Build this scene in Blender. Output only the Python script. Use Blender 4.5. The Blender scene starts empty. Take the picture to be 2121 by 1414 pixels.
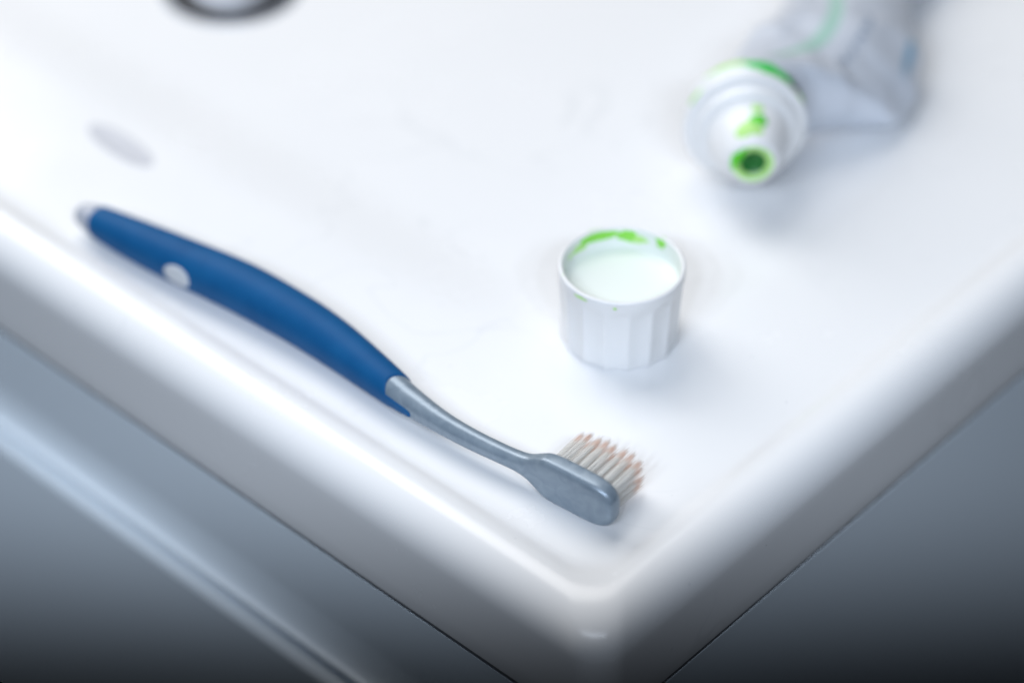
import bpy, math, random
from mathutils import Vector, noise

random.seed(7)
MM = 0.001
sc = bpy.context.scene

# ------------------------------------------------------------------ camera
cam_d = bpy.data.cameras.new("camera")
cam = bpy.data.objects.new("camera", cam_d)
sc.collection.objects.link(cam)
cam.location = (0.0, -0.500, 0.42037)
cam.rotation_euler = (math.radians(90 - 40), 0, 0)
cam_d.sensor_width = 36
cam_d.lens = 88.26
cam_d.clip_start = 0.01
cam_d.clip_end = 20
cam_d.dof.use_dof = True
cam_d.dof.focus_distance = 0.611
cam_d.dof.aperture_fstop = 3.5
sc.camera = cam

# ------------------------------------------------------------------ world and lamps
w = bpy.data.worlds.new("World")
sc.world = w
w.use_nodes = True
bg = w.node_tree.nodes["Background"]
bg.inputs[0].default_value = (0.62, 0.72, 0.88, 1)
bg.inputs[1].default_value = 0.006


def look(o, target):
    d = Vector(target) - Vector(o.location)
    o.rotation_euler = d.to_track_quat('-Z', 'Y').to_euler()


def area(name, loc, target, sx, sy, power, col):
    d = bpy.data.lights.new(name, 'AREA')
    d.shape = 'RECTANGLE'
    d.size, d.size_y = sx, sy
    d.energy = power
    d.color = col
    o = bpy.data.objects.new(name, d)
    sc.collection.objects.link(o)
    o.location = loc
    look(o, target)
    return o


# a wide window high on the left and a soft ceiling light behind the basin
area("window_light", (-0.52, 0.62, 0.62), (-0.02, 0.08, 0.0), 0.55, 0.6, 4.8, (1.0, 0.975, 0.95))
area("ceiling_light", (-0.16, 0.56, 1.12), (0.02, 0.12, 0.0), 0.8, 0.6, 6.6, (1.0, 0.98, 0.955))
# row of added fill spots near the camera; cut-off fades the lower fronts dark
for bx, bw in ((-0.54, 1.0), (-0.36, 1.15), (-0.18, 1.25), (0.0, 1.2), (0.18, 1.05), (0.34, 0.85)):
    sd = bpy.data.lights.new("fill_spot", 'SPOT')
    sd.energy = 8.2 * bw
    sd.color = (0.77, 0.865, 1.0)
    sd.spot_size = math.radians(180)
    sd.spot_blend = 0.058
    sd.shadow_soft_size = 0.015
    so = bpy.data.objects.new("fill_spot", sd)
    sc.collection.objects.link(so)
    so.location = (bx, -0.838, 0.785)
    so.rotation_euler = (math.radians(90 + 42.15), 0, 0)

sc.view_settings.view_transform = 'Standard'
sc.view_settings.look = 'None'
sc.view_settings.exposure = 0.07
sc.view_settings.gamma = 1.0
sc.cycles.use_denoising = True
sc.cycles.max_bounces = 24
sc.cycles.diffuse_bounces = 10
sc.cycles.transmission_bounces = 16
sc.cycles.transparent_max_bounces = 64

# ------------------------------------------------------------------ helpers


def mat(name, col, rough=0.4, metal=0.0, **kw):
    m = bpy.data.materials.new(name)
    m.use_nodes = True
    b = m.node_tree.nodes["Principled BSDF"]
    b.inputs["Base Color"].default_value = (*col, 1)
    b.inputs["Roughness"].default_value = rough
    b.inputs["Metallic"].default_value = metal
    for k, v in kw.items():
        b.inputs[k.replace("_", " ")].default_value = v
    return m, m.node_tree, b


def node(nt, kind, **kw):
    n = nt.nodes.new(kind)
    for k, v in kw.items():
        setattr(n, k, v)
    return n


def mesh_obj(name, verts, faces, m, parent=None, origin=(0, 0, 0), smooth=True, attr=None, kind=None):
    """verts in world millimetres; origin (mm) becomes the object's location"""
    me = bpy.data.meshes.new(name)
    o3 = origin
    me.from_pydata([((v[0] - o3[0]) * MM, (v[1] - o3[1]) * MM, (v[2] - o3[2]) * MM) for v in verts], [], faces)
    if smooth:
        me.polygons.foreach_set("use_smooth", [True] * len(me.polygons))
    if attr:
        for an, vals in attr.items():
            a = me.attributes.new(an, 'FLOAT', 'POINT')
            a.data.foreach_set("value", vals)
    me.materials.append(m)
    me.update()
    o = bpy.data.objects.new(name, me)
    sc.collection.objects.link(o)
    if parent is not None:
        o.parent = parent
        pl = parent["_o"] if "_o" in parent else (0, 0, 0)
        o.location = [(o3[i] - pl[i]) * MM for i in range(3)]
    else:
        o.location = [c * MM for c in o3]
    o["_o"] = list(o3)
    if kind:
        o["kind"] = kind
    return o


def thing(name, loc, label, cat):
    o = bpy.data.objects.new(name, None)
    o.empty_display_size = 0.01
    sc.collection.objects.link(o)
    o.location = [c * MM for c in loc]
    o["_o"] = list(loc)
    o["label"] = label
    o["category"] = cat
    return o


def grid_faces(nr, nc, wrap=True, flip=False):
    f = []
    for i in range(nr - 1):
        for j in range(nc if wrap else nc - 1):
            a, b = i * nc + j, i * nc + (j + 1) % nc
            q = (a, b, b + nc, a + nc)
            f.append(q[::-1] if flip else q)
    return f


def catmull(pts, n):
    """resample list of tuples with a Catmull-Rom spline, n samples per span"""
    out = []
    k = len(pts)
    for i in range(k - 1):
        p0, p1, p2, p3 = pts[max(i - 1, 0)], pts[i], pts[i + 1], pts[min(i + 2, k - 1)]
        for s in range(n):
            t = s / n
            out.append(tuple(0.5 * (2 * b + (c - a) * t + (2 * a - 5 * b + 4 * c - d) * t * t + (3 * b - a - 3 * c + d) * t ** 3)
                             for a, b, c, d in zip(p0, p1, p2, p3)))
    out.append(tuple(pts[-1]))
    return out


def sgnpow(c, e):
    return math.copysign(abs(c) ** e, c)


# ------------------------------------------------------------------ materials
# glazed ceramic with faint dirt specks and hairline wear
M_cer, nt, b = mat("ceramic", (0.80, 0.81, 0.825), 0.10, IOR=1.5)
tc = node(nt, "ShaderNodeTexCoord")
vo = node(nt, "ShaderNodeTexVoronoi")
vo.inputs["Scale"].default_value = 150
nt.links.new(tc.outputs["Object"], vo.inputs["Vector"])
rp = node(nt, "ShaderNodeValToRGB")
rp.color_ramp.elements[0].position = 0.022
rp.color_ramp.elements[1].position = 0.05
nt.links.new(vo.outputs["Distance"], rp.inputs[0])
nz = node(nt, "ShaderNodeTexNoise")
nz.inputs["Scale"].default_value = 38
nz.inputs["Detail"].default_value = 4
nt.links.new(tc.outputs["Object"], nz.inputs["Vector"])
gt = node(nt, "ShaderNodeMath", operation='LESS_THAN')
gt.inputs[1].default_value = 0.54
nt.links.new(nz.outputs["Fac"], gt.inputs[0])
mx0 = node(nt, "ShaderNodeMath", operation='MAXIMUM')
nt.links.new(rp.outputs[0], mx0.inputs[0])
nt.links.new(gt.outputs[0], mx0.inputs[1])
mc = node(nt, "ShaderNodeMix", data_type='RGBA')
mc.inputs[6].default_value = (0.56, 0.57, 0.59, 1)
mc.inputs[7].default_value = (0.80, 0.81, 0.825, 1)
nt.links.new(mx0.outputs[0], mc.inputs[0])
# thin tide lines left by dried water, in patches
n5 = node(nt, "ShaderNodeTexNoise")
n5.inputs["Scale"].default_value = 26
n5.inputs["Detail"].default_value = 2.5
n5.inputs["Distortion"].default_value = 0.6
nt.links.new(tc.outputs["Object"], n5.inputs["Vector"])
sb = node(nt, "ShaderNodeMath", operation='SUBTRACT')
sb.inputs[1].default_value = 0.5
nt.links.new(n5.outputs["Fac"], sb.inputs[0])
ab = node(nt, "ShaderNodeMath", operation='ABSOLUTE')
nt.links.new(sb.outputs[0], ab.inputs[0])
tl_ = node(nt, "ShaderNodeMapRange")
tl_.inputs[1].default_value = 0.0
tl_.inputs[2].default_value = 0.012
tl_.inputs[3].default_value = 0.35
tl_.inputs[4].default_value = 0.0
nt.links.new(ab.outputs[0], tl_.inputs[0])
n6 = node(nt, "ShaderNodeTexNoise")
n6.inputs["Scale"].default_value = 14
nt.links.new(tc.outputs["Object"], n6.inputs["Vector"])
pm = node(nt, "ShaderNodeMapRange")
pm.inputs[1].default_value = 0.52
pm.inputs[2].default_value = 0.66
nt.links.new(n6.outputs["Fac"], pm.inputs[0])
tm = node(nt, "ShaderNodeMath", operation='MULTIPLY')
nt.links.new(tl_.outputs[0], tm.inputs[0])
nt.links.new(pm.outputs[0], tm.inputs[1])
mc2 = node(nt, "ShaderNodeMix", data_type='RGBA')
mc2.inputs[7].default_value = (0.62, 0.64, 0.66, 1)
nt.links.new(tm.outputs[0], mc2.inputs[0])
nt.links.new(mc.outputs[2], mc2.inputs[6])
nt.links.new(mc2.outputs[2], b.inputs["Base Color"])
# wiped water film: patchy gloss
n2 = node(nt, "ShaderNodeTexNoise")
n2.inputs["Scale"].default_value = 22
n2.inputs["Detail"].default_value = 6
nt.links.new(tc.outputs["Object"], n2.inputs["Vector"])
mr = node(nt, "ShaderNodeMapRange")
mr.inputs[1].default_value = 0.35
mr.inputs[2].default_value = 0.7
mr.inputs[3].default_value = 0.17
mr.inputs[4].default_value = 0.30
nt.links.new(n2.outputs["Fac"], mr.inputs[0])
nt.links.new(mr.outputs[0], b.inputs["Roughness"])
n3 = node(nt, "ShaderNodeTexNoise")
n3.inputs["Scale"].default_value = 60
n3.inputs["Detail"].default_value = 3
nt.links.new(tc.outputs["Object"], n3.inputs["Vector"])
mp = node(nt, "ShaderNodeMapping")
mp.inputs["Rotation"].default_value = (0, 0, math.radians(-42.5))
mp.inputs["Scale"].default_value = (420, 16, 60)
nt.links.new(tc.outputs["Object"], mp.inputs["Vector"])
n8 = node(nt, "ShaderNodeTexNoise")
n8.inputs["Scale"].default_value = 1.0
n8.inputs["Detail"].default_value = 3
nt.links.new(mp.outputs[0], n8.inputs["Vector"])
ad = node(nt, "ShaderNodeMath", operation='MULTIPLY_ADD')
ad.inputs[1].default_value = 0.25
nt.links.new(n8.outputs["Fac"], ad.inputs[0])
nt.links.new(n3.outputs["Fac"], ad.inputs[2])
bp = node(nt, "ShaderNodeBump")
bp.inputs["Strength"].default_value = 0.06
bp.inputs["Distance"].default_value = 0.0006
nt.links.new(ad.outputs[0], bp.inputs["Height"])
nt.links.new(bp.outputs[0], b.inputs["Normal"])

M_cab, nt, b = mat("cabinet_lacquer", (0.74, 0.82, 0.89), 0.28)
tc = node(nt, "ShaderNodeTexCoord")
n3 = node(nt, "ShaderNodeTexNoise")
n3.inputs["Scale"].default_value = 350
nt.links.new(tc.outputs["Object"], n3.inputs["Vector"])
bp = node(nt, "ShaderNodeBump")
bp.inputs["Strength"].default_value = 0.05
bp.inputs["Distance"].default_value = 0.0003
nt.links.new(n3.outputs["Fac"], bp.inputs["Height"])
nt.links.new(bp.outputs[0], b.inputs["Normal"])

M_chrome, _, _ = mat("chrome", (0.62, 0.64, 0.67), 0.14, 1.0)
M_steel, _, _ = mat("brushed_steel", (0.36, 0.40, 0.47), 0.42, 0.7)
M_dark, _, _ = mat("black_rubber", (0.010, 0.014, 0.022), 0.5)
M_joint, _, _ = mat("grey_sealant", (0.13, 0.14, 0.155), 0.6)
M_reflection, _, _ = mat("reflection_grey", (0.52, 0.535, 0.58), 0.5)  # grey tone of the reflection painted on the basin floor

# silver-grey moulded plastic with fine pearly flow marks
M_sil, nt, b = mat("silver_plastic", (0.36, 0.41, 0.46), 0.30, 0.25)
tc = node(nt, "ShaderNodeTexCoord")
n3 = node(nt, "ShaderNodeTexNoise")
n3.inputs["Scale"].default_value = 260
n3.inputs["Detail"].default_value = 4
n3.inputs["Distortion"].default_value = 1.2
nt.links.new(tc.outputs["Object"], n3.inputs["Vector"])
cr = node(nt, "ShaderNodeValToRGB")
cr.color_ramp.elements[0].position = 0.3
cr.color_ramp.elements[0].color = (0.205, 0.265, 0.33, 1)
cr.color_ramp.elements[1].position = 0.72
cr.color_ramp.elements[1].color = (0.275, 0.34, 0.405, 1)
nt.links.new(n3.outputs["Fac"], cr.inputs[0])
nt.links.new(cr.outputs[0], b.inputs["Base Color"])
mr = node(nt, "ShaderNodeMapRange")
mr.inputs[3].default_value = 0.24
mr.inputs[4].default_value = 0.40
nt.links.new(n3.outputs["Fac"], mr.inputs[0])
nt.links.new(mr.outputs[0], b.inputs["Roughness"])
bp = node(nt, "ShaderNodeBump")
bp.inputs["Strength"].default_value = 0.12
bp.inputs["Distance"].default_value = 0.0002
nt.links.new(n3.outputs["Fac"], bp.inputs["Height"])
nt.links.new(bp.outputs[0], b.inputs["Normal"])

M_tail, _, _ = mat("pale_grey_plastic", (0.52, 0.55, 0.59), 0.35)
M_end, _, _ = mat("clear_grey_plastic", (0.40, 0.43, 0.50), 0.3)
M_blue, nt, b = mat("blue_rubber", (0.003, 0.085, 0.235), 0.55)
b.inputs["Specular IOR Level"].default_value = 0.15
tc = node(nt, "ShaderNodeTexCoord")
n3 = node(nt, "ShaderNodeTexNoise")
n3.inputs["Scale"].default_value = 900
nt.links.new(tc.outputs["Object"], n3.inputs["Vector"])
bp = node(nt, "ShaderNodeBump")
bp.inputs["Strength"].default_value = 0.08
bp.inputs["Distance"].default_value = 0.0001
nt.links.new(n3.outputs["Fac"], bp.inputs["Height"])
nt.links.new(bp.outputs[0], b.inputs["Normal"])

# bristles: clear white nylon with a salmon dyed band near the tips
n4 = node(nt, "ShaderNodeTexNoise")
n4.inputs["Scale"].default_value = 120
n4.inputs["Detail"].default_value = 5
nt.links.new(tc.outputs["Object"], n4.inputs["Vector"])
cr = node(nt, "ShaderNodeValToRGB")
cr.color_ramp.elements[0].position = 0.3
cr.color_ramp.elements[0].color = (0.003, 0.074, 0.215, 1)
cr.color_ramp.elements[1].position = 0.7
cr.color_ramp.elements[1].color = (0.006, 0.092, 0.25, 1)
nt.links.new(n4.outputs["Fac"], cr.inputs[0])
nt.links.new(cr.outputs[0], b.inputs["Base Color"])

M_bri, nt, b = mat("nylon_bristle", (0.85, 0.85, 0.84), 0.35)
at = node(nt, "ShaderNodeAttribute", attribute_name="along")
cr = node(nt, "ShaderNodeValToRGB")
e = cr.color_ramp.elements
e[0].position, e[0].color = 0.0, (0.97, 0.97, 0.96, 1)
e[1].position, e[1].color = 1.0, (0.85, 0.80, 0.77, 1)
for p, c in ((0.62, (0.97, 0.96, 0.94, 1)), (0.72, (0.96, 0.86, 0.80, 1)), (0.82, (0.95, 0.80, 0.72, 1)), (0.92, (0.90, 0.83, 0.79, 1))):
    x = cr.color_ramp.elements.new(p)
    x.color = c
nt.links.new(at.outputs["Fac"], cr.inputs[0])
nt.links.new(cr.outputs[0], b.inputs["Base Color"])
tr = node(nt, "ShaderNodeBsdfTranslucent")
nt.links.new(cr.outputs[0], tr.inputs[0])
ms = node(nt, "ShaderNodeMixShader")
ms.inputs[0].default_value = 0.6
nt.links.new(b.outputs[0], ms.inputs[1])
nt.links.new(tr.outputs[0], ms.inputs[2])
tp = node(nt, "ShaderNodeBsdfTransparent")
m2 = node(nt, "ShaderNodeMixShader")
m2.inputs[0].default_value = 0.5
nt.links.new(ms.outputs[0], m2.inputs[1])
nt.links.new(tp.outputs[0], m2.inputs[2])
nt.links.new(m2.outputs[0], nt.nodes["Material Output"].inputs[0])

M_cap, _, b = mat("white_plastic", (0.79, 0.80, 0.81), 0.32)
b.inputs["Subsurface Weight"].default_value = 0.2
b.inputs["Subsurface Radius"].default_value = (1, 1, 1)
b.inputs["Subsurface Scale"].default_value = 0.0025

M_capin, _, b = mat("white_plastic_with_paste_film", (0.74, 0.79, 0.76), 0.4)
M_lime, _, b = mat("lime_paste", (0.24, 0.68, 0.07), 0.3)
M_paste, _, b = mat("green_paste", (0.10, 0.62, 0.015), 0.25)
b.inputs["Subsurface Weight"].default_value = 0.3
b.inputs["Subsurface Scale"].default_value = 0.0008
M_thin, _, b = mat("dried_green_paste", (0.42, 0.74, 0.22), 0.4)
M_deep, _, b = mat("deep_green_gel", (0.003, 0.13, 0.012), 0.45)
M_ringp, _, b = mat("dark_green_paste", (0.02, 0.52, 0.06), 0.3)

# laminated tube wall: dull aluminium grey with a printed green stripe and faded print
M_tube, nt, b = mat("tube_laminate", (0.50, 0.55, 0.62), 0.38, 0.1)
aa = node(nt, "ShaderNodeAttribute", attribute_name="across")
al = node(nt, "ShaderNodeAttribute", attribute_name="along")


def band(nt, src, lo, hi, soft):
    a = node(nt, "ShaderNodeMapRange", interpolation_type='SMOOTHSTEP')
    a.inputs[1].default_value = lo - soft
    a.inputs[2].default_value = lo + soft
    c = node(nt, "ShaderNodeMapRange", interpolation_type='SMOOTHSTEP')
    c.inputs[1].default_value = hi - soft
    c.inputs[2].default_value = hi + soft
    c.inputs[3].default_value = 1
    c.inputs[4].default_value = 0
    nt.links.new(src, a.inputs[0])
    nt.links.new(src, c.inputs[0])
    m = node(nt, "ShaderNodeMath", operation='MULTIPLY')
    nt.links.new(a.outputs[0], m.inputs[0])
    nt.links.new(c.outputs[0], m.inputs[1])
    return m.outputs[0]


def over(nt, fac, col_in, col):
    m = node(nt, "ShaderNodeMix", data_type='RGBA')
    nt.links.new(fac, m.inputs[0])
    if isinstance(col_in, tuple):
        m.inputs[6].default_value = col_in
    else:
        nt.links.new(col_in, m.inputs[6])
    m.inputs[7].default_value = col
    return m.outputs[2]


def mul(nt, a, c):
    m = node(nt, "ShaderNodeMath", operation='MULTIPLY')
    nt.links.new(a, m.inputs[0])
    if isinstance(c, float):
        m.inputs[1].default_value = c
    else:
        nt.links.new(c, m.inputs[1])
    return m.outputs[0]


A, L = aa.outputs["Fac"], al.outputs["Fac"]
stripe = mul(nt, band(nt, A, 0.303, 0.332, 0.006), 0.6)
col = over(nt, stripe, (0.60, 0.64, 0.71, 1), (0.24, 0.58, 0.40, 1))
# faded grey print, too worn to read
for lo, hi, l0, l1, f in ((0.225, 0.25, 0.27, 0.47, 0.6), (0.19, 0.21, 0.55, 0.8, 0.5), (0.375, 0.395, 0.33, 0.6, 0.35)):
    wv = node(nt, "ShaderNodeTexNoise")
    wv.inputs["Scale"].default_value = 420
    mpn = node(nt, "ShaderNodeTexCoord")
    nt.links.new(mpn.outputs["Object"], wv.inputs["Vector"])
    th = node(nt, "ShaderNodeMapRange")
    th.inputs[1].default_value = 0.45
    th.inputs[2].default_value = 0.55
    nt.links.new(wv.outputs["Fac"], th.inputs[0])
    msk = mul(nt, mul(nt, band(nt, A, lo, hi, 0.003), band(nt, L, l0, l1, 0.01)), th.outputs[0])
    col = over(nt, mul(nt, msk, f), col, (0.16, 0.24, 0.36, 1))
bl = mul(nt, band(nt, A, 0.10, 0.125, 0.006), band(nt, L, 0.40, 0.47, 0.02))
col = over(nt, mul(nt, bl, 0.75), col, (0.12, 0.36, 0.55, 1))
nt.links.new(col, b.inputs["Base Color"])

# ------------------------------------------------------------------ washbasin
# corner of the basin nearest the camera, and the directions of its two front edges
CX, CY = 20.2, -108.3
aL, aR = math.radians(-47.47), math.radians(42.53)
eL = (math.sin(aL), math.cos(aL))
eR = (math.sin(aR), math.cos(aR))
LEN_L, LEN_R = 640.0, 480.0
ZRIM, ZBOT = 1.9, -30.0


def basin_xy(l, r):
    return (CX + eL[0] * l + eR[0] * r, CY + eL[1] * l + eR[1] * r)


def smooth(a, b_, x):
    t = min(max((x - a) / (b_ - a), 0), 1)
    return t * t * (3 - 2 * t)


DRAIN = (-88.3, 176.5)


def floor_dip(x, y):
    """the basin floor falls gently towards the drain"""
    l = (x - CX) * eL[0] + (y - CY) * eL[1]
    r = (x - CX) * eR[0] + (y - CY) * eR[1]
    return -2.2 * smooth(62, 92, r) * smooth(45, 120, l)


def rrect(d, rad, seg=14, side=34):
    l0, l1, r0, r1 = d, LEN_L - d, d, LEN_R - d
    pts = []
    corners = [(l0 + rad, r0 + rad, math.pi), (l1 - rad, r0 + rad, -math.pi / 2), (l1 - rad, r1 - rad, 0), (l0 + rad, r1 - rad, math.pi / 2)]
    cs = []
    for (cl, crr, a0) in corners:
        cs.append([(cl + rad * math.cos(a0 + math.pi / 2 * k / seg), crr + rad * math.sin(a0 + math.pi / 2 * k / seg)) for k in range(seg + 1)])
    for i in range(4):
        pts += cs[i]
        p, q = cs[i][-1], cs[(i + 1) % 4][0]
        for k in range(1, side):
            t = k / side
            pts.append((p[0] + (q[0] - p[0]) * t, p[1] + (q[1] - p[1]) * t))
    return pts


R_OUT = 11.0
prof = [(9.0, ZBOT + 0.0), (0.9, ZBOT), (0.35, ZBOT + 0.12), (0.08, ZBOT + 0.4), (0, ZBOT + 0.9)]
prof += [(0, z) for z in (-24, -18, -12)]
for k in range(0, 15):
    a = math.pi / 2 * k / 14
    prof.append((R_OUT * (1 - math.cos(a)) * 0.90, ZRIM - R_OUT + R_OUT * math.sin(a)))
# inner fillet down to the floor
for d, z in ((10.6, 1.88), (11.4, 1.80), (12.2, 1.65), (13.0, 1.42), (13.8, 1.12), (14.6, 0.78), (15.3, 0.50), (16.0, 0.28), (16.8, 0.13), (18.0, 0.05), (20.0, 0.0), (23.0, 0.0)):
    prof.append((d, z))
d = 30.0
while d < 236:
    prof.append((d, 0.0))
    d += 4.0
verts = []
nc = None
for (d, z) in prof:
    rad = max(9.0 + 0.15 * d - 0.004 * d * d, 3.0)
    lp = rrect(d, rad)
    nc = len(lp)
    for (l, r) in lp:
        x, y = basin_xy(l, r)
        zz = z + (floor_dip(x, y) if d > 20 else 0.0)
        verts.append((x, y, zz))
faces = grid_faces(len(prof), nc, True, False)
last = (len(prof) - 1) * nc
faces.append(tuple(last + j for j in range(nc)))
bo = basin_xy(LEN_L / 2, LEN_R / 2)
basin = thing("washbasin", (bo[0], bo[1], ZBOT), "white glazed ceramic washbasin with a rounded rim and a shallow flat floor", "washbasin")
bowl = mesh_obj("bowl", verts, faces, M_cer, basin, (bo[0], bo[1], ZBOT))

# oblong grey patch painting a blurred reflection on the floor by the left rim
patch_c = Vector((-112.5, 88.5))
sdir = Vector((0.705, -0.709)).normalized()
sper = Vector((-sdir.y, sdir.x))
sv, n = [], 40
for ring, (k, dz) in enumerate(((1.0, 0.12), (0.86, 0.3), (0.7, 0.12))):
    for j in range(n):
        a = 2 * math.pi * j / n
        p = patch_c + sdir * (sgnpow(math.cos(a), 0.8) * 14.0 * (1 if ring == 0 else 0.95 if ring == 1 else 0.9)) + sper * (math.sin(a) * 4.4 * k)
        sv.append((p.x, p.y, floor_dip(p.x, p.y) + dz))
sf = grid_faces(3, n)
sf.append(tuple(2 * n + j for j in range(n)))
mesh_obj("reflection_patch", sv, sf, M_reflection, basin, (patch_c.x, patch_c.y, 0))

# drain
zd = floor_dip(*DRAIN)


def lathe(profile, n=64):
    v = []
    for (r, u) in profile:
        for j in range(n):
            a = 2 * math.pi * j / n
            v.append((r * math.cos(a), r * math.sin(a), u))
    return v, grid_faces(len(profile), n)


def place(v, loc):
    return [(p[0] + loc[0], p[1] + loc[1], p[2] + loc[2]) for p in v]


drain = thing("drain", (DRAIN[0], DRAIN[1], zd), "round chrome drain with a dark ring around its plug, in the basin floor", "drain")
v, f = lathe([(22.2, -0.5), (22.2, 0.2), (21.8, 0.5), (21.2, 0.6), (20.6, 0.5), (20.2, 0.1), (20, -0.4)])
mesh_obj("flange", place(v, (DRAIN[0], DRAIN[1], zd)), f, M_steel, drain, (DRAIN[0], DRAIN[1], zd))
v, f = lathe([(20.4, 0.0), (20.0, 0.35), (17, 0.6), (13, 0.4), (11.5, -0.2)])
mesh_obj("gasket", place(v, (DRAIN[0], DRAIN[1], zd)), f, M_dark, drain, (DRAIN[0], DRAIN[1], zd))
v, f = lathe([(12.6, 0.2), (12.6, 0.9), (12.3, 1.2), (11.6, 1.4), (8, 1.7), (4, 1.9), (0.5, 1.95)])
f.append(tuple(6 * 64 + j for j in range(64)))
mesh_obj("plug", place(v, (DRAIN[0], DRAIN[1], zd)), f, M_steel, drain, (DRAIN[0], DRAIN[1], zd))

# ------------------------------------------------------------------ vanity cabinet
cab_o = basin_xy(LEN_L / 2, LEN_R / 2)
CAB_BOT = -620.0
cab = thing("vanity_cabinet", (cab_o[0], cab_o[1], CAB_BOT), "grey lacquered vanity cabinet carrying the washbasin", "cabinet")


def prism_along_L(name, profile, l0, l1, m, chamfer=0):
    """closed (r, z) profile swept along the front edge"""
    n_ = len(profile)
    vs = []
    for l in (l0, l1):
        for (r, z) in profile:
            x, y = basin_xy(l, r)
            vs.append((x, y, z))
    fs = []
    for j in range(n_):
        k = (j + 1) % n_
        fs.append((j, k, k + n_, j + n_))
    fs.append(tuple(range(n_))[::-1])
    fs.append(tuple(range(n_, 2 * n_)))
    c = basin_xy((l0 + l1) / 2, 20)
    o = mesh_obj(name, vs, fs, m, cab, (c[0], c[1], CAB_BOT), smooth=False)
    return o


def smooth_by_angle(o, deg):
    me = o.data
    me.polygons.foreach_set("use_smooth", [True] * len(me.polygons))
    try:
        me.set_sharp_from_angle(angle=math.radians(deg))
    except Exception:
        pass


# upper rail of the front: a flat strip that sweeps out into a small ledge
rail = [(0.6, -31.8), (0.6, -34), (0.9, -54)]
for k in range(1, 13):
    a = math.pi / 2 * k / 12
    rail.append((1.0 - 3.4 * (1 - math.cos(a)), -54 - 12.0 * math.sin(a)))
# convex nose of the ledge
for k in range(1, 9):
    a = math.pi * k / 8
    rail.append((-2.4 - 1.0 * math.sin(a), -66.0 - 0.9 * (1 - math.cos(a))))
rail += [(4.0, -67.8), (16.0, -67.8), (16.0, -31.8)]
smooth_by_angle(prism_along_L("front_rail", rail, 1.0, LEN_L - 1, M_cab), 50)
# drawer front with a rounded top edge below a narrow gap
dr = [(12.0, -70.2)] + [(-1.6 - 4.0 * math.sin(math.pi / 2 * k / 10), -70.2 - 4.0 * (1 - math.cos(math.pi / 2 * k / 10))) for k in range(11)] + [(-5.6, -330.0), (12.0, -330.0)]
smooth_by_angle(prism_along_L("drawer_front", dr, 1.2, LEN_L - 1, M_cab), 50)
dr2 = [(12.0, -333.0), (-4.6, -333.0), (-5.6, -334.0), (-5.6, -600.0), (12.0, -600.0)]
smooth_by_angle(prism_along_L("drawer_front", dr2, 1.2, LEN_L - 1, M_cab), 50)


def box_LR(name, l0, l1, r0, r1, z0, z1, m, bev=0.8):
    vs = []
    for (ins, z) in ((bev, z0), (0, z0 + bev), (0, z1 - bev), (bev, z1)):
        for (l, r) in ((l0 + ins, r0 + ins), (l1 - ins, r0 + ins), (l1 - ins, r1 - ins), (l0 + ins, r1 - ins)):
            x, y = basin_xy(l, r)
            vs.append((x, y, z))
    fs = [(3, 2, 1, 0), (12, 13, 14, 15)] + grid_faces(4, 4)
    c = basin_xy((l0 + l1) / 2, (r0 + r1) / 2)
    return mesh_obj(name, vs, fs, m, cab, (c[0], c[1], CAB_BOT), smooth=False)


box_LR("side_panel", 0.6, 17.0, 16.6, LEN_R - 2, CAB_BOT, -31.8, M_cab, 0.12)
box_LR("side_panel", LEN_L - 17, LEN_L - 1.2, 16.6, LEN_R - 2, CAB_BOT, -31.8, M_cab)
box_LR("carcass", 17.4, LEN_L - 17.4, 16.8, LEN_R - 4, CAB_BOT, -33.0, M_dark)

# dark sealant joint between basin and cabinet
vs_j = []
for (ins_, z) in ((0.8, -31.85), (0.8, -29.9), (6.0, -29.9), (6.0, -31.85)):
    for (l, r_) in ((ins_, ins_), (LEN_L - ins_, ins_), (LEN_L - ins_, LEN_R - 2 - ins_), (ins_, LEN_R - 2 - ins_)):
        x, y = basin_xy(l, r_)
        vs_j.append((x, y, z))
mesh_obj("sealant_joint", vs_j, grid_faces(4, 4), M_joint, cab, (cab_o[0], cab_o[1], CAB_BOT), smooth=False)

# front corner post closing the side towards the drawer front
box_LR("corner_post", 1.15, 16.8, 1.4, 16.3, CAB_BOT, -68.6, M_cab)

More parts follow.
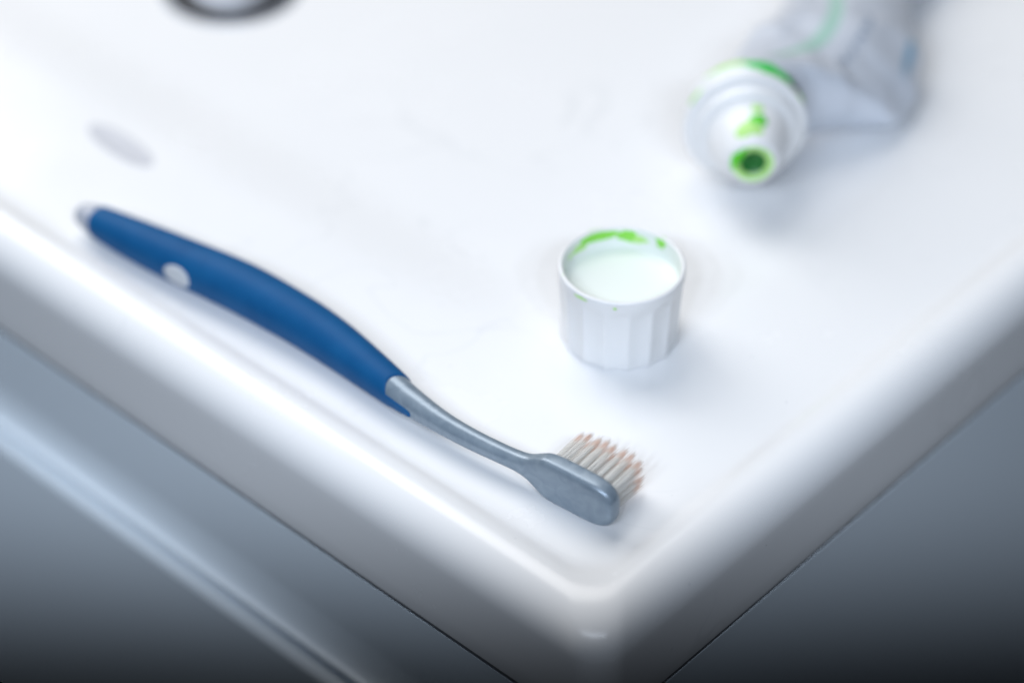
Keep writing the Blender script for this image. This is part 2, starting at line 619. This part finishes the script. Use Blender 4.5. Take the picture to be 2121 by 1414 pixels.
# ------------------------------------------------------------------ toothbrush
# stations: x, y, z, half thickness (bristle direction), half height, squareness
ST = [
    (-118.6, 48.9, 6.0, 0.25, 0.25, 2.0),
    (-118.2, 48.6, 6.0, 2.0, 2.1, 2.0),
    (-116.8, 47.6, 6.0, 3.1, 3.2, 2.0),
    (-113.0, 44.8, 6.0, 4.1, 4.2, 2.05),
    (-101.8, 36.6, 6.0, 5.2, 5.3, 2.1),
    (-89.9, 28.2, 6.2, 5.9, 5.9, 2.15),
    (-71.1, 15.2, 6.5, 6.4, 6.4, 2.15),
    (-56.1, 3.1, 6.3, 6.2, 6.2, 2.1),
    (-48.0, -4.3, 6.1, 5.9, 5.9, 2.1),
    (-41.0, -11.6, 6.0, 5.35, 5.4, 2.1),
    (-32.0, -21.8, 6.0, 4.4, 4.6, 2.1),
    (-26.1, -28.5, 6.0, 3.65, 3.8, 2.1),
    (-17.8, -36.8, 6.0, 2.85, 3.0, 2.1),
    (-10.4, -43.0, 6.0, 2.5, 2.7, 2.1),
    (-3.4, -48.1, 6.1, 2.35, 2.5, 2.2),
    (1.1, -51.2, 6.2, 2.3, 2.6, 2.3),
    (4.0, -53.3, 6.3, 2.3, 3.3, 2.6),
    (6.6, -55.2, 6.4, 2.4, 5.0, 3.2),
    (8.6, -56.7, 6.45, 2.6, 6.1, 4.0),
    (11.0, -58.5, 6.45, 2.7, 6.35, 4.6),
    (14.5, -61.1, 6.45, 2.7, 6.4, 4.8),
    (17.6, -63.5, 6.45, 2.7, 6.4, 4.8),
    (20.6, -65.8, 6.45, 2.7, 6.3, 4.4),
    (22.8, -67.5, 6.45, 2.6, 5.6, 3.6),
    (24.1, -68.5, 6.45, 2.3, 4.3, 3.0),
    (24.7, -68.95, 6.45, 1.6, 2.8, 2.6),
    (24.95, -69.15, 6.45, 0.3, 0.6, 2.2),
]
BR = catmull(ST, 10)
NB = len(BR)
cum = [0.0]
for i in range(1, NB):
    cum.append(cum[-1] + math.dist(BR[i][:3], BR[i - 1][:3]))
TAN = []
for i in range(NB):
    a, c = BR[max(i - 3, 0)], BR[min(i + 3, NB - 1)]
    t = Vector((c[0] - a[0], c[1] - a[1], 0)).normalized()
    TAN.append(t)


def brush_at(s):
    """interpolated station at arc length s"""
    if s <= 0:
        i, t = 0, 0.0
    elif s >= cum[-1]:
        i, t = NB - 2, 1.0
    else:
        lo, hi = 0, NB - 1
        while hi - lo > 1:
            m_ = (lo + hi) // 2
            if cum[m_] <= s:
                lo = m_
            else:
                hi = m_
        i = lo
        t = (s - cum[i]) / max(cum[i + 1] - cum[i], 1e-9)
    p = [BR[i][k] + (BR[i + 1][k] - BR[i][k]) * t for k in range(6)]
    tg = TAN[i].lerp(TAN[i + 1], t).normalized()
    return p, tg


def brush_pt(s, phi, off=0.0):
    """phi = 0 points in the bristle direction, 90 deg up, 180 deg the back"""
    p, tg = brush_at(s)
    bd = Vector((-tg.y, tg.x, 0))
    e_ = 2.0 / p[5]
    return (p[0] + bd.x * (p[3] + off) * sgnpow(math.cos(phi), e_),
            p[1] + bd.y * (p[3] + off) * sgnpow(math.cos(phi), e_),
            p[2] + (p[4] + off) * sgnpow(math.sin(phi), e_))


BO = (-30.0, -22.0, 0.0)
brush = thing("toothbrush", BO, "toothbrush with blue rubber grip and silver head lying on its side along the rim", "toothbrush")
NPH = 72
vs = []
ss = [cum[i] for i in range(NB)]
for s in ss:
    for j in range(NPH):
        vs.append(brush_pt(s, 2 * math.pi * j / NPH))
fs = grid_faces(len(ss), NPH, True, True)
fs.append(tuple(range(NPH)))
fs.append(tuple((len(ss) - 1) * NPH + j for j in range(NPH))[::-1])
body = mesh_obj("handle", vs, fs, M_sil, brush, BO)


def s_of(x):
    """arc length where the axis passes a given x"""
    for i in range(NB - 1):
        if BR[i][0] <= x <= BR[i + 1][0]:
            return cum[i] + (cum[i + 1] - cum[i]) * (x - BR[i][0]) / (BR[i + 1][0] - BR[i][0])
    return cum[-1]


S_TAIL, S_MID = s_of(-112.8), s_of(-29.6)


def angd(a, b_):
    return (a - b_ + math.pi) % (2 * math.pi) - math.pi


def grip_end(phi):
    d = math.degrees(angd(phi, math.radians(108)))
    base = S_MID + 1.8 * (1 - math.exp(-(d / 50.0) ** 2))
    # tongue running along the back
    t = math.degrees(angd(phi, math.radians(186)))
    if abs(t) < 21:
        base += 8.2 * (max(0.0, 1 - (abs(t) / 21.0) ** 4.0)) ** 0.6
    return base


def grip_start(phi):
    d = math.degrees(angd(phi, math.radians(120)))
    return S_TAIL + 1.0 - 1.0 * math.cos(math.radians(d))


# pale end cap of the handle
vs, NE = [], 24
for k in range(NE + 1):
    s_ = (S_TAIL + 2.2) * (k / NE) ** 1.6
    for j in range(NPH):
        vs.append(brush_pt(s_, 2 * math.pi * j / NPH, 0.1))
mesh_obj("end_cap", vs, grid_faces(NE + 1, NPH, True, True) + [tuple(range(NPH))], M_end, brush, BO)

NG, NU = 180, 120
vs = []
OFF = 0.32
rows = []
for (u, off) in [(0, -0.2), (0, OFF * 0.6)] + [(k / NU, OFF) for k in range(0, NU + 1)] + [(1, OFF * 0.6), (1, -0.2)]:
    rows.append((u, off))
for ri, (u, off) in enumerate(rows):
    for j in range(NG):
        phi = 2 * math.pi * j / NG
        s0, s1 = grip_start(phi), grip_end(phi)
        ins = 0.12 if off == OFF and u in (0, 1) else 0.0
        s = s0 + (s1 - s0) * u + (ins if u == 0 else -ins if u == 1 else 0)
        vs.append(brush_pt(s, phi, off))
grip = mesh_obj("rubber_grip", vs, grid_faces(len(rows), NG, True, True), M_blue, brush, BO)
# thumb dot on the back of the grip
sd_, ph_ = s_of(-85.2), math.radians(177)
vs, n = [], 40
for (k, off) in ((1.0, OFF - 0.15), (0.97, OFF + 0.12), (0.7, OFF + 0.22), (0.35, OFF + 0.26), (0.03, OFF + 0.27)):
    for j in range(n):
        a = 2 * math.pi * j / n
        vs.append(brush_pt(sd_ + 4.5 * k * math.cos(a), ph_ + 0.47 * k * math.sin(a), off))
fs = grid_faces(5, n)
fs.append(tuple(4 * n + j for j in range(n)))
dot = mesh_obj("grip_dot", vs, fs, M_tail, grip, BO)

# bristle tufts: each a bundle of thin tapered filaments
ph, tgh = brush_at(s_of(17.0))
AX = Vector((tgh.x, tgh.y, 0))
BD = Vector((-tgh.y, tgh.x, 0))
UP = Vector((0, 0, 1))


def tuft_mesh(seed):
    rnd = random.Random(seed)
    V, F, T = [], [], []
    for k in range(50):
        rr = 0.9 * math.sqrt(rnd.random())
        aa_ = rnd.random() * 2 * math.pi
        px, pz = rr * math.cos(aa_), rr * math.sin(aa_)
        ln = 13.4 - 0.55 * (rr / 0.8) ** 2 * 2.2 + rnd.uniform(-0.8, 0.5)
        sx = -0.25 * px / 0.8 + rnd.gauss(0, 0.26)
        sz = -0.2 * pz / 0.8 + rnd.gauss(0, 0.26)
        bend = rnd.gauss(0, 0.12)
        w0 = 0.085
        base = len(V)
        segs = 6
        for i in range(segs + 1):
            t = i / segs
            wd = w0 * (1 - 0.82 * max(0, (t - 0.55) / 0.45) ** 1.3)
            cx_, cz_ = px + sx * t + bend * t * t, pz + sz * t - 0.15 * t * t
            for q in range(4):
                a = math.pi / 2 * q + 0.4
                V.append((AX * (cx_ + wd * math.cos(a)) + UP * (cz_ + wd * math.sin(a)) + BD * (ln * t)) * MM)
                T.append(min(1.0, t * ln / 13.6))
        for i in range(segs):
            for q in range(4):
                a, c = base + i * 4 + q, base + i * 4 + (q + 1) % 4
                F.append((a, c, c + 4, a + 4))
        F.append(tuple(base + segs * 4 + q for q in range(4)))
    me = bpy.data.meshes.new("bristle_tuft")
    me.from_pydata([tuple(v) for v in V], [], F)
    me.polygons.foreach_set("use_smooth", [True] * len(me.polygons))
    a = me.attributes.new("along", 'FLOAT', 'POINT')
    a.data.foreach_set("value", T)
    me.materials.append(M_bri)
    return me


tmeshes = [tuft_mesh(k) for k in range(6)]
cols = 8
k = 0
for i in range(cols):
    x = 8.6 + i * (22.4 - 8.6) / (cols - 1)
    p, tg = brush_at(s_of(x))
    zs = (-4.2, -1.4, 1.4, 4.2) if 0 < i < cols - 1 else ((-3.6, -1.2, 1.2, 3.6) if i else (-2.6, 0, 2.6))
    for z in zs:
        o = bpy.data.objects.new("bristle_tuft", tmeshes[k % 6])
        sc.collection.objects.link(o)
        o.parent = brush
        q = Vector((p[0], p[1], p[2] + z)) + BD * (p[3] - 0.5)
        o.location = [(q[c] - BO[c]) * MM for c in range(3)]
        o.rotation_euler = (random.gauss(0, 0.02), random.gauss(0, 0.02), random.gauss(0, 0.02))
        k += 1

# ------------------------------------------------------------------ toothpaste cap
CAPX, CAPY = 28.1, 3.9
cap = thing("toothpaste_cap", (CAPX, CAPY, 0), "round fluted white plastic cap standing open side up with green paste traces", "cap")
cap.scale = (1.0, 1.0, 1.114)
CH, RB, RT = 21.0, 15.2, 16.4
NF = 16


def cap_r(phi, z):
    t = z / CH
    r = RB + (RT - RB) * t
    amp = 1 - smooth(15.5, 18.6, z)
    # flat facets that fade out under the smooth rim
    q = (phi - math.radians(264) + math.pi / NF) % (2 * math.pi / NF) - math.pi / NF
    poly = math.cos(math.pi / NF) / math.cos(q)
    return r * (1 + amp * 1.9 * (poly - 1))


NCA = 240
zs = [0.0, 0.0, 0.25, 0.8, 3, 6, 9, 12, 15, 16.5, 17.1, 17.7, 18.3, 18.8, 19.6, 20.4, 20.8, 21.0]
vs = []
for i, z in enumerate(zs):
    for j in range(NCA):
        phi = 2 * math.pi * j / NCA
        r = cap_r(phi, z)
        if i == 0:
            r -= 1.6
        elif i == 1:
            r -= 0.5
        elif i == 2:
            r -= 0.12
        if z == 20.8:
            r -= 0.1
        if z == 21.0:
            r -= 0.4
        vs.append((CAPX + r * math.cos(phi), CAPY + r * math.sin(phi), z + 0.02))
ins = [(RT - 0.95, 21.0), (RT - 1.2, 20.75), (RT - 1.3, 20), (RT - 1.4, 17.0), (RT - 1.6, 16.2), (RT - 2.2, 15.8), (RT - 4, 15.65), (RT - 9, 15.6), (0.5, 15.6)]
for (r, z) in ins:
    for j in range(NCA):
        phi = 2 * math.pi * j / NCA
        vs.append((CAPX + r * math.cos(phi), CAPY + r * math.sin(phi), z + 0.02))
no_ = len(zs)
ni_ = len(ins)
fs = grid_faces(no_ + 2, NCA)
fs.append(tuple(j for j in range(NCA))[::-1])
mesh_obj("shell", vs[:(no_ + 2) * NCA], fs, M_cap, cap, (CAPX, CAPY, 0))
fs = grid_faces(ni_ - 1, NCA)
fs.append(tuple((ni_ - 2) * NCA + j for j in range(NCA)))
mesh_obj("inner_wall", vs[(no_ + 1) * NCA:], fs, M_capin, cap, (CAPX, CAPY, 0))


def smear(name, surf, u0, v0, du, dv, thick, m, parent, origin, seed, rough=0.45, n=44, rings=5):
    """an irregular blob lying on a parametric surface surf(u, v, offset)"""
    vs_ = []
    for k_ in range(rings + 1):
        rr = 1 - k_ / rings
        for j in range(n):
            a = 2 * math.pi * j / n
            w_ = 1 + rough * noise.noise(Vector((math.cos(a) * 1.3 + seed, math.sin(a) * 1.3, seed * 0.7))) + 0.5 * rough * noise.noise(Vector((math.cos(a) * 3.4, math.sin(a) * 3.4 + seed, 3.1)))
            kk = max(rr, 0.02)
            vs_.append(surf(u0 + du * w_ * kk * math.cos(a), v0 + dv * w_ * kk * math.sin(a), 0.02 + thick * (1 - kk ** 2.2)))
    f_ = grid_faces(rings + 1, n)
    f_.append(tuple(rings * n + j for j in range(n)))
    return mesh_obj(name, vs_, f_, m, parent, origin)


def cap_in(u, v, off):
    phi = math.radians(u)
    z = v
    t = max(0.0, min(1.0, (z - 20) / 1.0))
    r = (RT - 1.3 - 0.03 * (20 - min(z, 20))) + 0.8 * max(0, t) - off
    return (CAPX + r * math.cos(phi), CAPY + r * math.sin(phi), min(z, 21.0) + 0.05 + (off if z > 20.6 else 0))


def cap_out(u, v, off):
    phi = math.radians(u)
    r = cap_r(phi, v) + off
    return (CAPX + r * math.cos(phi), CAPY + r * math.sin(phi), v)


CO = (CAPX, CAPY, 0)
smear("paste_smear", cap_in, 113, 19.3, 24, 1.5, 0.28, M_lime, cap, CO, 1.3)
smear("paste_smear", cap_in, 82, 18.8, 9, 1.9, 0.3, M_lime, cap, CO, 5.3)
smear("paste_smear", cap_in, 46, 19.5, 6.5, 1.6, 0.3, M_lime, cap, CO, 2.9)
smear("paste_smear", cap_in, 74, 18.0, 11, 1.2, 0.1, M_thin, cap, CO, 7.7)
smear("paste_smear", cap_in, 135, 18.0, 10, 1.0, 0.1, M_thin, cap, CO, 4.2)
smear("paste_smear", cap_in, 150, 17.6, 4, 0.6, 0.1, M_thin, cap, CO, 8.2)
smear("paste_smear", cap_in, 197, 20.0, 3.0, 1.0, 0.2, M_thin, cap, CO, 6.1)
smear("paste_smear", cap_out, 228, 19.9, 7, 0.35, 0.2, M_thin, cap, CO, 9.4)
smear("paste_smear", cap_out, 262, 19.5, 1.6, 0.35, 0.2, M_thin, cap, CO, 3.6)

# ------------------------------------------------------------------ toothpaste tube
C0 = Vector((64.8, 73.0, 17.6))
TO = (75.0, 100.0, 0.0)
tube = thing("toothpaste_tube", TO, "crumpled grey toothpaste tube lying open, green paste at its white nozzle", "toothpaste tube")
NA = Vector((0.04, -0.996, 0.06)).normalized()
NX = NA.cross(Vector((0, 0, 1))).normalized()
NY = NX.cross(NA).normalized()


def noz(phi, r, u):
    q = C0 + NA * u + NX * (r * math.cos(phi)) + NY * (r * math.sin(phi))
    return (q.x, q.y, q.z)


NP = [(13.5, -9.5), (15.6, -9.2), (16.2, -8.4), (16.2, -5.4), (15.6, -4.8), (14.6, -4.6), (14.5, -2.6), (15.6, -2.2), (16.9, -1.6), (17.2, -0.8), (17.2, 0.8), (16.8, 1.4), (15.8, 1.6), (15.0, 1.6), (14.6, 1.9), (14.3, 4.6), (13.9, 5.3), (12.9, 5.7), (12.2, 5.8),
      (11.7, 6.4), (10.2, 11.0), (8.6, 15.5), (7.4, 18.0), (6.8, 19.0), (5.6, 19.5), (4.6, 19.4), (3.9, 18.9), (3.6, 18.0), (3.5, 13.0), (0.4, 13.0)]


def noz_surf_r(u):
    pts = NP[:25]
    for (r0, u0), (r1, u1) in zip(pts, pts[1:]):
        if u0 <= u <= u1:
            return r0 + (r1 - r0) * (u - u0) / max(u1 - u0, 1e-6)
    return pts[-1][0]


vs = []
NN = 96
for (r, u) in NP:
    for j in range(NN):
        vs.append(noz(2 * math.pi * j / NN, r, u))
fs = grid_faces(len(NP), NN, True, True)
fs.append(tuple((len(NP) - 1) * NN + j for j in range(NN)))
noz_o = mesh_obj("nozzle", vs, fs, M_cap, tube, TO)
# gel inside the mouth
vs = []
GP = [(3.95, 18.8), (3.4, 18.2), (2.0, 17.7), (0.3, 17.6)]
for (r, u) in GP:
    for j in range(48):
        vs.append(noz(2 * math.pi * j / 48, r, u))
fs = grid_faces(len(GP), 48, True, True)
fs.append(tuple(3 * 48 + j for j in range(48)))
mesh_obj("paste_in_mouth", vs, fs, M_deep, tube, TO)


def noz_side(u, v, off):
    ph2 = math.radians(u)
    return noz(ph2, noz_surf_r(v) + off, v + 0.2 * off)


# angles: 0 = image left or right flank, 90 = top
smear("paste_smear", noz_side, 101, 12.4, 13, 1.8, 0.9, M_paste, noz_o, TO, 2.2)
smear("paste_smear", noz_side, 84, 15.0, 24, 2.4, 0.22, M_thin, noz_o, TO, 3.3)
smear("paste_smear", noz_side, 100, 8.6, 9, 1.2, 0.15, M_thin, noz_o, TO, 6.3)
smear("paste_smear", noz_side, 118, -6.9, 30, 2.3, 1.0, M_ringp, noz_o, TO, 1.1)
smear("paste_smear", noz_side, 76, -6.9, 24, 1.2, 0.15, M_thin, noz_o, TO, 8.1)
smear("paste_smear", noz_side, 112, -3.4, 12, 0.7, 0.3, M_thin, noz_o, TO, 4.1)
smear("paste_smear", noz_side, 33, -0.5, 10, 1.0, 0.4, M_thin, noz_o, TO, 5.1)
smear("paste_smear", noz_side, 150, -0.5, 8, 1.0, 0.4, M_thin, noz_o, TO, 7.1)
# paste around the lip of the mouth
vs = []
for k_ in range(13):
    t = k_ / 12
    for j in range(64):
        a = 2 * math.pi * j / 64
        wob = 1 + 0.10 * noise.noise(Vector((math.cos(a) * 1.5, math.sin(a) * 1.5, 4.0)))
        r = 3.7 + (3.1 * wob) * t
        u = 19.0 + 0.75 * math.sin(math.pi * t) - 0.6 * t * t
        vs.append(noz(a, r, u))
mesh_obj("paste_smear", vs, grid_faces(13, 64, True, True), M_thin, noz_o, TO)
smear("paste_smear", lambda u, v, o_: noz(math.radians(u), v, 19.75 + o_), 25, 5.2, 40, 1.4, 0.5, M_paste, noz_o, TO, 2.7)

# body sections: centre, width direction, half width, half height, squareness
SEC = [
    # cx, cy, cz, wx, wy, wz, a, b, n
    (66.0, 80.5, 17.4, 1.0, 0.0, 0.0, 16.0, 16.0, 2.0),
    (69.5, 84.0, 17.3, 1.0, 0.0, -0.08, 16.4, 15.6, 2.0),
    (80.0, 91.5, 16.0, 0.95, -0.14, -0.26, 18.8, 13.2, 2.0),
    (89.5, 100.5, 14.6, 0.86, -0.24, -0.42, 25.5, 10.5, 1.6),
    (98.5, 117.0, 15.5, 0.92, -0.13, -0.32, 23.5, 10.0, 1.7),
    (100.5, 138.0, 14.5, 0.94, -0.20, -0.18, 18.8, 10.0, 1.9),
    (106.0, 168.0, 11.0, 0.93, -0.30, -0.10, 21.0, 7.5, 2.0),
    (120.0, 200.0, 6.0, 0.93, -0.35, 0.0, 26.0, 3.0, 2.2),
    (126.0, 220.0, 4.5, 0.93, -0.36, 0.0, 28.0, 0.8, 2.6),
    (129.0, 232.0, 4.0, 0.93, -0.36, 0.0, 28.0, 0.6, 2.6),
]
SB = catmull(SEC, 16)
NT = 120
vs, at_a, at_l = [], [], []
for i, s in enumerate(SB):
    c = Vector(s[:3])
    q0, q1 = SB[max(i - 1, 0)], SB[min(i + 1, len(SB) - 1)]
    ax = Vector((q1[0] - q0[0], q1[1] - q0[1], q1[2] - q0[2])).normalized()
    W = Vector(s[3:6]).normalized()
    H = W.cross(ax).normalized()
    if H.z < 0:
        H = -H
    tl = i / (len(SB) - 1)
    cr_ = smooth(0.10, 0.3, tl) * (1 - smooth(0.8, 0.95, tl))
    for j in range(NT):
        a = 2 * math.pi * j / NT
        e_ = 2.0 / s[8]
        p = c + W * (s[6] * sgnpow(math.cos(a), e_)) + H * (s[7] * sgnpow(math.sin(a), e_))
        # crumpling: ridged folds and soft dents
        qv = Vector((p.x, p.y, p.z)) * 0.045
        dn = noise.noise(qv) * 3.2
        rd = (0.5 - abs(noise.noise(qv * 1.7 + Vector((9.1, 2.0, 4.4))))) * 3.4
        out = (W * math.cos(a) * s[7] + H * math.sin(a) * s[6]).normalized()
        p = p + out * ((dn * 0.25 + rd * 1.5 - 1.4) * 0.36 * cr_)
        # the floor flattens the underside
        if p.z < 0.4:
            p.z = 0.4 - (0.4 - p.z) * 0.02
        vs.append(tuple(p))
        at_a.append(j / NT)
        at_l.append(tl)
fs = grid_faces(len(SB), NT, True, False)
fs.append(tuple((len(SB) - 1) * NT + j for j in range(NT)))
mesh_obj("tube_body", vs, fs, M_tube, tube, TO, attr={"across": at_a, "along": at_l})

# labels of the parts that differ from the rest of their thing
for o in sc.objects:
    if "_o" in o:
        del o["_o"]
